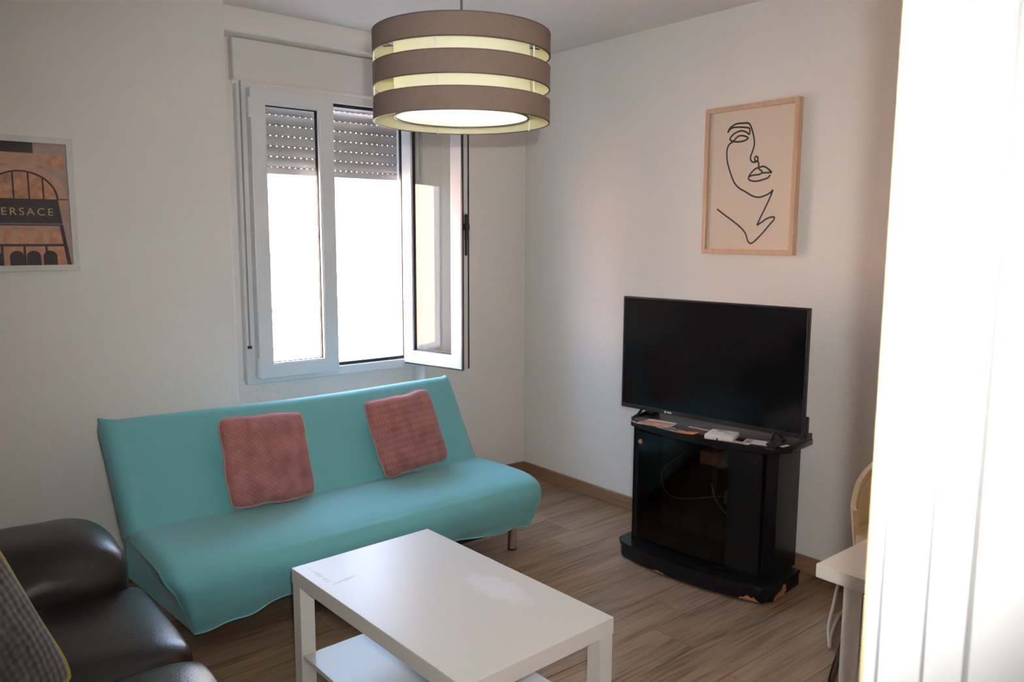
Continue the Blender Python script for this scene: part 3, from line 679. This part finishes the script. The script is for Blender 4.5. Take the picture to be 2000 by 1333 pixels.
for s in (-1, 1):
    bm = prism([(s * 0.398, 0.135), (s * 0.386, 0.135), (s * 0.386, 0.33), (s * 0.398, 0.33)], ZT + 0.027, ZT + 0.030)
    for v in bm.verts:
        if v.co.z > ZT + 0.029 and v.co.y > 0.2: v.co.z += 0.022
    obj('raised_lip', bm, 'black', stand)
def curved_panel(u0, u1, z0, z1, th, n=10, off=0.0):
    fr_, bk_ = [], []
    for k in range(n + 1):
        u = u0 + (u1 - u0) * k / n; q = u / 0.33; v = 0.012 + 0.036 * q * q + off
        fr_.append((u, v)); bk_.append((u, v + th))
    return prism(fr_ + bk_[::-1], z0, z1)
d1 = obj('glass_door', curved_panel(-0.300, 0.170, ZB + 0.020, ZT - 0.01, 0.005), 'smoke', stand, auto=30)
kb = obj('door_magnet', cyl(0.011, 0, 0.008, 14), 'chip', d1, loc=(-0.285, 0.038, 0.575), rot=(PI / 2, 0, 0))
obj('hinge', bx(0.145, 0.17, 0.012, 0.026, ZB + 0.012, ZB + 0.022), 'darkmetal', d1)
obj('door_panel', curved_panel(0.184, 0.318, ZB + 0.016, ZT - 0.004, 0.016), 'black', stand, auto=30)
obj('mullion', curved_panel(0.171, 0.1835, ZB, ZT, 0.022, 2, 0.004), 'black', stand)
obj('stile', curved_panel(-0.318, -0.302, ZB, ZT, 0.02, 2, 0.002), 'black', stand)
def sw(u, v, z):
    c, s = math.cos(SA), math.sin(SA); return Vector((SO.x + c * u - s * v, SO.y + s * u + c * v, z))
# things inside the cabinet
for i, (u0, u1, dv, zt_, m_) in enumerate(((-0.02, 0.052, 0, 0.565, 'boxtan'), (0.058, 0.102, 0.006, 0.563, 'boxtan'), (0.105, 0.163, 0.02, 0.560, 'greypaper'))):
    lab = ('tan box at the left on the shelf behind the smoked glass', 'narrow tan box between two others on the cabinet shelf', 'darker greyish box at the right on the cabinet shelf')[i]
    b = thing('box', lab, 'box', sw((u0 + u1) / 2, 0.17 + dv, 0.509), SA, 'boxes inside the television stand')
    hw_ = (u1 - u0) / 2
    obj('carton', bx(-hw_, hw_, -0.05, 0.05, 0, zt_ - 0.512), m_, b, bev=0.001, seg=1); obj('lid', bx(-hw_ - 0.0008, hw_ + 0.0008, -0.0508, 0.0508, zt_ - 0.5119, zt_ - 0.509), m_, b)
def incab(pts, r, m_, label, name='cable', g='cables inside the television stand'):
    return tag(obj(name, tube(spline([sw(*p) for p in pts], 8), r, 8), m_, smooth=True), label, 'cable', g)
incab([(-0.19, 0.28, 0.50), (-0.215, 0.24, 0.47), (-0.255, 0.20, 0.425), (-0.262, 0.18, 0.375), (-0.235, 0.17, 0.325), (-0.19, 0.165, 0.300), (-0.13, 0.165, 0.305), (-0.06, 0.17, 0.322), (0.02, 0.18, 0.345), (0.06, 0.22, 0.35)], 0.0032, 'cable', 'pale cable curling in a wide loop behind the smoked glass')
incab([(-0.03, 0.25, 0.475), (-0.012, 0.20, 0.44), (0.01, 0.18, 0.395), (0.04, 0.165, 0.345), (0.08, 0.16, 0.305), (0.125, 0.16, 0.285), (0.16, 0.18, 0.28)], 0.0040, 'cable', 'grey cable hanging diagonally behind the smoked glass')
incab([(-0.005, 0.26, 0.46), (0.02, 0.21, 0.41), (0.05, 0.20, 0.37), (0.085, 0.21, 0.355), (0.115, 0.20, 0.325), (0.135, 0.195, 0.33), (0.148, 0.195, 0.345)], 0.0028, 'cable', 'thin short cable beside the adapter behind the smoked glass')
pa = thing('power_adapter', 'small brown power adapter hanging among the cables in the stand', 'adapter', sw(0.088, 0.19, 0.325), SA)
obj('body', bx(-0.016, 0.016, -0.012, 0.012, 0.0, 0.062), 'cable', pa, bev=0.003, seg=2); obj('plug', bx(-0.008, 0.008, -0.006, 0.006, -0.012, 0.001), 'gasket', pa)

# ------------------------------------------------------------------ television
TZ = 0.660
tv = thing('television', 'large black flat-screen television standing on the black stand', 'television', sw(-0.0175, 0.150, TZ), SA)
tw, t0, t1 = 0.4595, 0.038, 0.578
obj('bezel', frame_bm(-tw, tw, t0, t1, 0.008, 0.008, 0.020, 0.008, -0.012, 0.010), 'tvplastic', tv, bev=0.0015, seg=1)
obj('screen', bx(-tw + 0.007, tw - 0.007, -0.0095, 0.006, t0 + 0.019, t1 - 0.007), 'tvscreen', tv)
obj('back_housing', bx(-tw * 0.8, tw * 0.8, 0.010, 0.055, t0 + 0.03, t1 - 0.10), 'tvplastic', tv, bev=0.012, seg=2)
obj('lower_housing', bx(-tw + 0.01, tw + 0.006, 0.010, 0.03, t0 - 0.004, t0 + 0.09), 'tvplastic', tv, bev=0.004, seg=1)
lg = obj('maker_mark', cyl(0.0055, 0, 0.0008, 16), 'silver', tv, loc=(-0.205 + 0.0, -0.0125, t0 + 0.0105), rot=(PI / 2, 0, 0))
obj('maker_letters', bx(-0.195, -0.172, -0.0132, -0.0120, t0 + 0.0065, t0 + 0.0135), 'silver', tv)
obj('standby_light', cyl(0.003, 0, 0.002, 10), 'red', tv, loc=(tw - 0.045, -0.011, t0 + 0.004), rot=(PI / 2, 0, 0))
for s in (-1, 1):
    bm = bmesh.new()
    for vy in (-0.085, 0.085):
        tube([(s * 0.335, 0.0, t0 + 0.015), (s * 0.338, vy * 0.5, 0.020), (s * 0.342, vy, 0.0085)], 0.0065, 8, bm=bm)
    obj('foot', bm, 'tvplastic', tv, smooth=True)

# ------------------------------------------------------------------ papers on the stand
ZP = ZT + 0.0283
def sheet(name, label, cat, u, v, w, d, h, rot, m_, extra=None, g='papers lying on the television stand', z=ZP, curl=0.0):
    o = thing(name, label, cat, sw(u, v, z), SA + math.radians(rot), g)
    bm = bx(-w / 2, w / 2, -d / 2, d / 2, 0, h)
    if curl:
        bmesh.ops.subdivide_edges(bm, edges=[e for e in bm.edges if abs(e.verts[0].co.x - e.verts[1].co.x) > w * 0.9], cuts=8, use_grid_fill=True)
        for vv in bm.verts: vv.co.z += curl * (vv.co.x / w + 0.5) ** 2
    obj('page' if h < 0.004 else 'cover', bm, m_, o)
    if extra: extra(o)
    return o
def stripe(o, x0, x1, y0, y1, z, m_, n='print'): obj(n, bx(x0, x1, y0, y1, z, z + 0.0003), m_, o)
sheet('brochure', 'glossy coloured brochure at the left end of the stand top', 'brochure', -0.225, 0.085, 0.150, 0.105, 0.004, 6, 'brochure', lambda o: (stripe(o, -0.07, 0.065, -0.01, 0.015, 0.004, 'orangep'), stripe(o, -0.07, 0.07, 0.03, 0.05, 0.004, 'paper')))
sheet('note_paper', 'white slip of paper poking out in front of the brochure', 'paper', -0.245, 0.052, 0.125, 0.045, 0.001, 8, 'paper')
sheet('leaflet', 'grey leaflet near the front edge between white and orange papers', 'leaflet', -0.135, 0.042, 0.110, 0.055, 0.001, -6, 'greypaper', lambda o: (stripe(o, -0.03, 0.05, -0.02, 0.0, 0.001, 'tvplastic'), stripe(o, 0.02, 0.045, -0.025, -0.018, 0.0013, 'paper')))
sheet('leaflet', 'orange leaflet with a curled edge at the front of the stand', 'leaflet', -0.035, 0.030, 0.095, 0.048, 0.001, -2, 'orangep', lambda o: stripe(o, -0.046, -0.02, -0.022, 0.022, 0.0013, 'brochure'), curl=0.006)
sheet('letter', 'long pale letter lying just under the television', 'letter', 0.0, 0.128, 0.185, 0.030, 0.001, 0, 'paper')
sheet('folder', 'dark brown folder lying flat in the middle of the stand', 'folder', -0.01, 0.085, 0.20, 0.075, 0.002, 0, 'shelfred')
bk = thing('box_set', 'thick white booklet at the front of the stand top', 'booklet', sw(0.118, 0.062, ZP), SA + math.radians(14), 'papers lying on the television stand')
obj('cover', bx(-0.062, 0.062, -0.058, 0.058, 0.0, 0.022), 'paper', bk, bev=0.006, seg=3, auto=40)
stripe(bk, -0.03, 0.01, 0.02, 0.045, 0.0221, 'greypaper'); stripe(bk, 0.01, 0.035, -0.01, 0.01, 0.0221, 'brochure'); obj('spine_notch', bx(-0.008, -0.002, -0.0586, -0.055, 0.001, 0.012), 'gasket', bk)
sheet('note_paper', 'small white slip right of the thick booklet', 'paper', 0.212, 0.045, 0.085, 0.032, 0.001, 5, 'paper', lambda o: stripe(o, -0.03, 0.02, -0.004, 0.004, 0.001, 'greypaper'))
sheet('envelope', 'pale printed sheet lying near the right end of the stand', 'paper', 0.262, 0.098, 0.105, 0.075, 0.001, 12, 'paper', lambda o: stripe(o, -0.045, -0.02, -0.03, 0.03, 0.001, 'greypaper'))
rc = thing('remote_control', 'small black remote control leaning at the right end of the stand', 'remote', sw(0.345, 0.100, ZP), SA)
obj('body', bx(-0.010, 0.010, -0.035, 0.035, 0.0, 0.022), 'tvplastic', rc, bev=0.004, seg=2); obj('button', cyl(0.003, 0.022, 0.0235, 10, 0, 0.02), 'red', rc)
sheet('card', 'little white card beside the remote control', 'card', 0.372, 0.125, 0.018, 0.05, 0.001, -12, 'paper')

# ------------------------------------------------------------------ line-art picture
PY0, PY1, PZ0, PZ1 = 2.428, 1.933, 1.442, 2.128
pic = thing('framed_line_drawing', 'pale wood framed canvas with a one-line drawing of a face', 'picture', (XR - 0.001, (PY0 + PY1) / 2, PZ0), -PI / 2)
pw2, ph2 = (PY0 - PY1) / 2, PZ1 - PZ0
# local: x runs left to right seen from the room, -y towards the room
for nm, a in (('frame_left', (-pw2, -pw2 + 0.022, 0, ph2)), ('frame_right', (pw2 - 0.022, pw2, 0, ph2)), ('frame_bottom', (-pw2 + 0.022, pw2 - 0.022, 0, 0.022)), ('frame_top', (-pw2 + 0.022, pw2 - 0.022, ph2 - 0.022, ph2))):
    obj(nm, bx(a[0], a[1], -0.034, -0.0005, a[2], a[3]), 'oak', pic, bev=0.001, seg=1)
obj('canvas', bx(-pw2 + 0.022, pw2 - 0.022, -0.021, -0.003, 0.022, ph2 - 0.022), 'canvas', pic)
def q2uv(px, py):
    TL, TR, BR, BL = (108, 168), (806, 90), (800, 1255), (117, 1232)
    u, v = 0.5, 0.5
    for _ in range(12):
        x = (1 - u) * (1 - v) * TL[0] + u * (1 - v) * TR[0] + u * v * BR[0] + (1 - u) * v * BL[0]
        y = (1 - u) * (1 - v) * TL[1] + u * (1 - v) * TR[1] + u * v * BR[1] + (1 - u) * v * BL[1]
        u += (px - x) / 695; v += (py - y) / 1110
    return u, v
lines = [
    [(280, 337), (300, 300), (345, 274), (400, 270), (440, 273), (462, 310), (482, 375), (487, 430), (475, 480), (463, 520), (470, 548), (492, 558), (512, 550), (519, 530), (508, 515), (495, 525), (499, 546), (522, 556), (527, 590), (532, 610), (549, 622), (554, 637)],
    [(280, 335), (312, 303), (370, 298), (438, 305), (450, 328), (445, 352), (425, 336), (385, 325), (340, 340), (310, 365), (301, 386), (322, 400), (365, 405), (410, 398), (439, 380), (410, 363), (370, 362), (345, 380), (325, 403), (295, 424), (281, 465), (285, 540), (310, 620), (345, 700), (385, 745), (440, 777), (490, 807), (540, 817), (590, 802), (626, 778), (636, 762)],
    [(636, 762), (620, 815), (590, 890), (555, 970), (532, 1027)], [(532, 1027), (560, 1008), (605, 976), (650, 966), (653, 985), (620, 1028), (570, 1092), (520, 1145), (490, 1162), (468, 1140), (450, 1088), (410, 1040), (340, 985), (280, 943), (222, 900)],
    [(455, 665), (470, 640), (500, 608), (530, 597), (560, 590), (590, 604), (623, 635)], [(623, 635), (580, 637), (553, 638), (530, 649), (490, 653), (456, 666), (466, 690), (510, 698), (560, 688), (598, 673), (612, 652)]]
bm = bmesh.new()
for ln in lines:
    P = spline([(*q2uv(*p), 0) for p in ln], 6)
    P = [Vector(((p.x - 0.5) * 2 * pw2, -0.0212, ph2 * (1 - p.y))) for p in P]
    prev = None
    for i, p in enumerate(P):
        d = (P[min(i + 1, len(P) - 1)] - P[max(i - 1, 0)]).normalized(); nn = Vector((-d.z, 0, d.x)) * 0.0040
        cur = (bm.verts.new(p + nn + Vector((0, -0.0003, 0))), bm.verts.new(p - nn + Vector((0, -0.0003, 0))))
        if prev: bm.faces.new((prev[0], prev[1], cur[1], cur[0]))
        prev = cur
obj('drawn_line', bm, 'ink', pic)

# ------------------------------------------------------------------ poster on the left wall
def on_wall(px, py):  # photograph pixel of the poster's plane to wall coordinates, used only to size the print
    return px, py
PX0, PX1, QZ0, QZ1 = 0.344, 0.724, 1.372, 1.903
po = thing('framed_poster', 'white framed poster of a lit arched shop front on the left wall', 'poster', ((PX0 + PX1) / 2, YP - 0.001, QZ0))
a2, b2 = (PX1 - PX0) / 2, QZ1 - QZ0
obj('frame', frame_bm(-a2, a2, 0, b2, 0.024, 0.024, 0.024, 0.024, -0.020, -0.0005), 'wframe', po, bev=0.0015, seg=1)
iw, iz0, iz1 = a2 - 0.024, 0.024, b2 - 0.024
obj('print', bx(-iw, iw, -0.010, -0.004, iz0, iz1), 'p_sky', po)
IH = iz1 - iz0
def PV(x, t): return (x * iw, iz0 + IH * (1 - t))      # x -1..1, t 0 top..1 bottom
def patch(name, polys, m_, lay):
    bm = bmesh.new()
    for pl_ in polys:
        bm.faces.new([bm.verts.new((PV(x, t)[0], -0.010 - 0.0002 * lay, PV(x, t)[1])) for x, t in pl_])
    return obj(name, bm, m_, po)
def rect(x0, x1, t0_, t1_): return [(x0, t0_), (x1, t0_), (x1, t1_), (x0, t1_)]
# vertical layout measured on the photograph: 0 top edge, 1 bottom edge of the print
def archpts(cx, rx, tb, rt, n=28, a0=180, a1=0): return [(cx + rx * math.cos(math.radians(a0 + (a1 - a0) * k / n)), tb - rt * math.sin(math.radians(a0 + (a1 - a0) * k / n))) for k in range(n + 1)]
cx = 0.0
patch('print_stone', [rect(-1, 0.93, 0.10, 0.20)], 'p_or', 1)
patch('print_stone_band', [rect(-1, 0.62, 0.085, 0.135), rect(-1, 0.55, 0.14, 0.18)], 'p_arch', 2)
patch('print_dark_opening', [rect(-0.62, 0.30, -0.0, 0.085)], 'p_dark', 2)
patch('print_arch', [archpts(cx, 0.98, 0.46, 0.285)], 'p_arch', 3)
patch('print_pilaster', [rect(0.74, 0.98, 0.45, 0.54), rect(-0.98, -0.74, 0.45, 0.54)], 'p_arch', 3)
patch('print_arch_shadow', [archpts(cx, 0.78, 0.46, 0.235)], 'p_dark', 4)
patch('print_arch_glass', [archpts(cx, 0.735, 0.46, 0.222)], 'p_glass', 5)
patch('print_mullions', [rect(x - 0.018, x + 0.018, 0.46 - 0.222 * math.sqrt(max(0, 1 - (x / 0.735) ** 2)), 0.46) for x in (-0.46, -0.09 - 0.07, 0.16, 0.46)], 'p_dark', 6)
patch('print_fascia', [[(-0.84, 0.455), (0.76, 0.455), (0.84, 0.675), (-0.92, 0.675)]], 'p_dark', 6)
patch('print_fascia_line', [[(-0.90, 0.655), (0.83, 0.655), (0.84, 0.664), (-0.91, 0.664)]], 'p_grey', 7)
patch('print_shop_glass', [[(-0.90, 0.69), (0.78, 0.69), (0.90, 1.0), (-0.98, 1.0)]], 'p_or', 5)
for x in (-0.55, -0.25, 0.08, 0.40): patch('print_shop_column', [rect(x, x + 0.11, 0.72, 0.83)], 'p_arch', 6)
patch('print_shop_arches', [archpts(x, 0.15, 0.93, 0.05, 10) + [(x + 0.15, 1.0), (x - 0.15, 1.0)] for x in (-0.62, -0.18, 0.17, 0.52)], 'p_dark', 6)
patch('print_shop_bars', [rect(-0.92, 0.84, 0.825, 0.845), rect(0.01 - 0.05, 0.01, 0.84, 1.0), rect(0.42, 0.47, 0.84, 1.0), rect(-0.5, -0.45, 0.84, 1.0), [(0.76, 0.675), (0.84, 0.675), (0.97, 1.0), (0.88, 1.0)]], 'p_dark', 7)
tc_ = bpy.data.curves.new('lettering', 'FONT'); tc_.body = 'VERSACE'; tc_.size = 0.062; tc_.align_x = 'CENTER'; tc_.space_character = 1.30
to = bpy.data.objects.new('lettering_curve', tc_); C.objects.link(to)
bpy.context.view_layer.update()
me = bpy.data.meshes.new_from_object(to.evaluated_get(bpy.context.evaluated_depsgraph_get())); bpy.data.objects.remove(to)
xs = [v.co.x for v in me.vertices]; ys = [v.co.y for v in me.vertices]; xc = (min(xs) + max(xs)) / 2
sx_ = (0.645 * 2 * iw) / (max(xs) - min(xs)); sy_ = 0.060 * IH / (max(ys) - min(ys)); y0_ = min(ys)
for v in me.vertices: v.co = Vector(((v.co.x - xc) * sx_ - 0.005 * iw, -0.0122, PV(0, 0.590)[1] + (v.co.y - y0_) * sy_))
link('lettering', me, 'p_gold', po)

# ------------------------------------------------------------------ desk, chair and cable at right
dk = thing('desk', 'white desk with round legs at the right behind the door casing', 'desk', (1.748, 0.945, 0))
obj('desktop', bx(0, 0.88, -0.60, 0, 0.697, 0.731), 'deskw', dk, bev=0.001, seg=1)
for x in (0.072, 0.66):
    for y in (-0.06, -0.54):
        l = obj('leg', cyl(0.0195, 0.012, 0.696, 24, x, y, 0.0215), 'deskw', dk, auto=40); obj('foot', cyl(0.017, 0, 0.0115, 20, x, y), 'gasket', l)
ch = thing('tub_chair', 'cream leatherette tub chair with stitched rim pushed against the desk', 'chair', (2.86, 1.13, 0), math.radians(-70))
def shell():
    # curved back: outer and inner wall of a swept arc, open towards -y
    bm = bmesh.new(); n, mrow = 30, 10; O, I = [], []
    for k in range(n + 1):
        a = math.radians(200 - 220 * k / n); c, s = math.cos(a), math.sin(a)
        top = 0.545 + 0.19 * max(0, math.sin(a)) ** 0.7
        ro, ri = [], []
        for j in range(mrow + 1):
            t = j / mrow; z = 0.40 + (top - 0.40) * t; fl_ = 1 + 0.07 * t
            ro.append(bm.verts.new((0.245 * fl_ * c, 0.215 * fl_ * s, z))); ri.append(bm.verts.new(((0.245 * fl_ - 0.019) * c, (0.215 * fl_ - 0.019) * s, z)))
        O.append(ro); I.append(ri)
    for k in range(n):
        for j in range(mrow):
            bm.faces.new((O[k][j], O[k][j + 1], O[k + 1][j + 1], O[k + 1][j])); bm.faces.new((I[k][j], I[k + 1][j], I[k + 1][j + 1], I[k][j + 1]))
        bm.faces.new((O[k][mrow], I[k][mrow], I[k + 1][mrow], O[k + 1][mrow])); bm.faces.new((O[k][0], O[k + 1][0], I[k + 1][0], I[k][0]))
    for k in (0, n):
        for j in range(mrow): bm.faces.new((O[k][j], I[k][j], I[k][j + 1], O[k][j + 1]))
    return bm
sb = obj('backrest', shell(), 'cream', ch, auto=50, bev=0)
bm_pts = []
for k in range(31):
    a = math.radians(200 - 220 * k / 30); top = 0.545 + 0.19 * max(0, math.sin(a)) ** 0.7
    bm_pts.append(((0.245 * 1.065 - 0.028) * math.cos(a), (0.215 * 1.065 - 0.028) * math.sin(a), top - 0.012))
obj('stitching', tube(bm_pts, 0.0022, 6), 'stitch', sb, smooth=True)
obj('seat', cyl(0.235, 0.385, 0.455, 40, 0, -0.03), 'cream', ch, auto=40, bev=0.012, seg=2)
half = [(-0.15, 0.10, 0.378), (-0.22, 0.17, 0.370), (-0.25, 0.20, 0.33), (-0.255, 0.21, 0.18), (-0.255, 0.20, 0.05), (-0.255, 0.16, 0.014), (-0.255, 0.05, 0.012), (-0.255, -0.26, 0.012), (-0.245, -0.36, 0.012), (-0.20, -0.395, 0.012), (-0.10, -0.40, 0.012)]
tp = spline(half + [(-x, y, z) for x, y, z in half[::-1]], 6)
obj('tube_frame', tube(tp, 0.0115, 12), 'darkmetal', ch, smooth=True)
tag(obj('power_cable', tube(spline([(3.22, 1.60, 0.13), (3.0, 1.52, 0.125), (2.847, 1.458, 0.10), (2.735, 1.415, 0.06), (2.675, 1.375, 0.018), (2.72, 1.40, 0.0065), (2.9, 1.47, 0.0065), (3.1, 1.52, 0.0065)], 8), 0.006, 8), 'wcable', smooth=True), 'cream power cable looping to the floor behind the desk leg', 'cable')
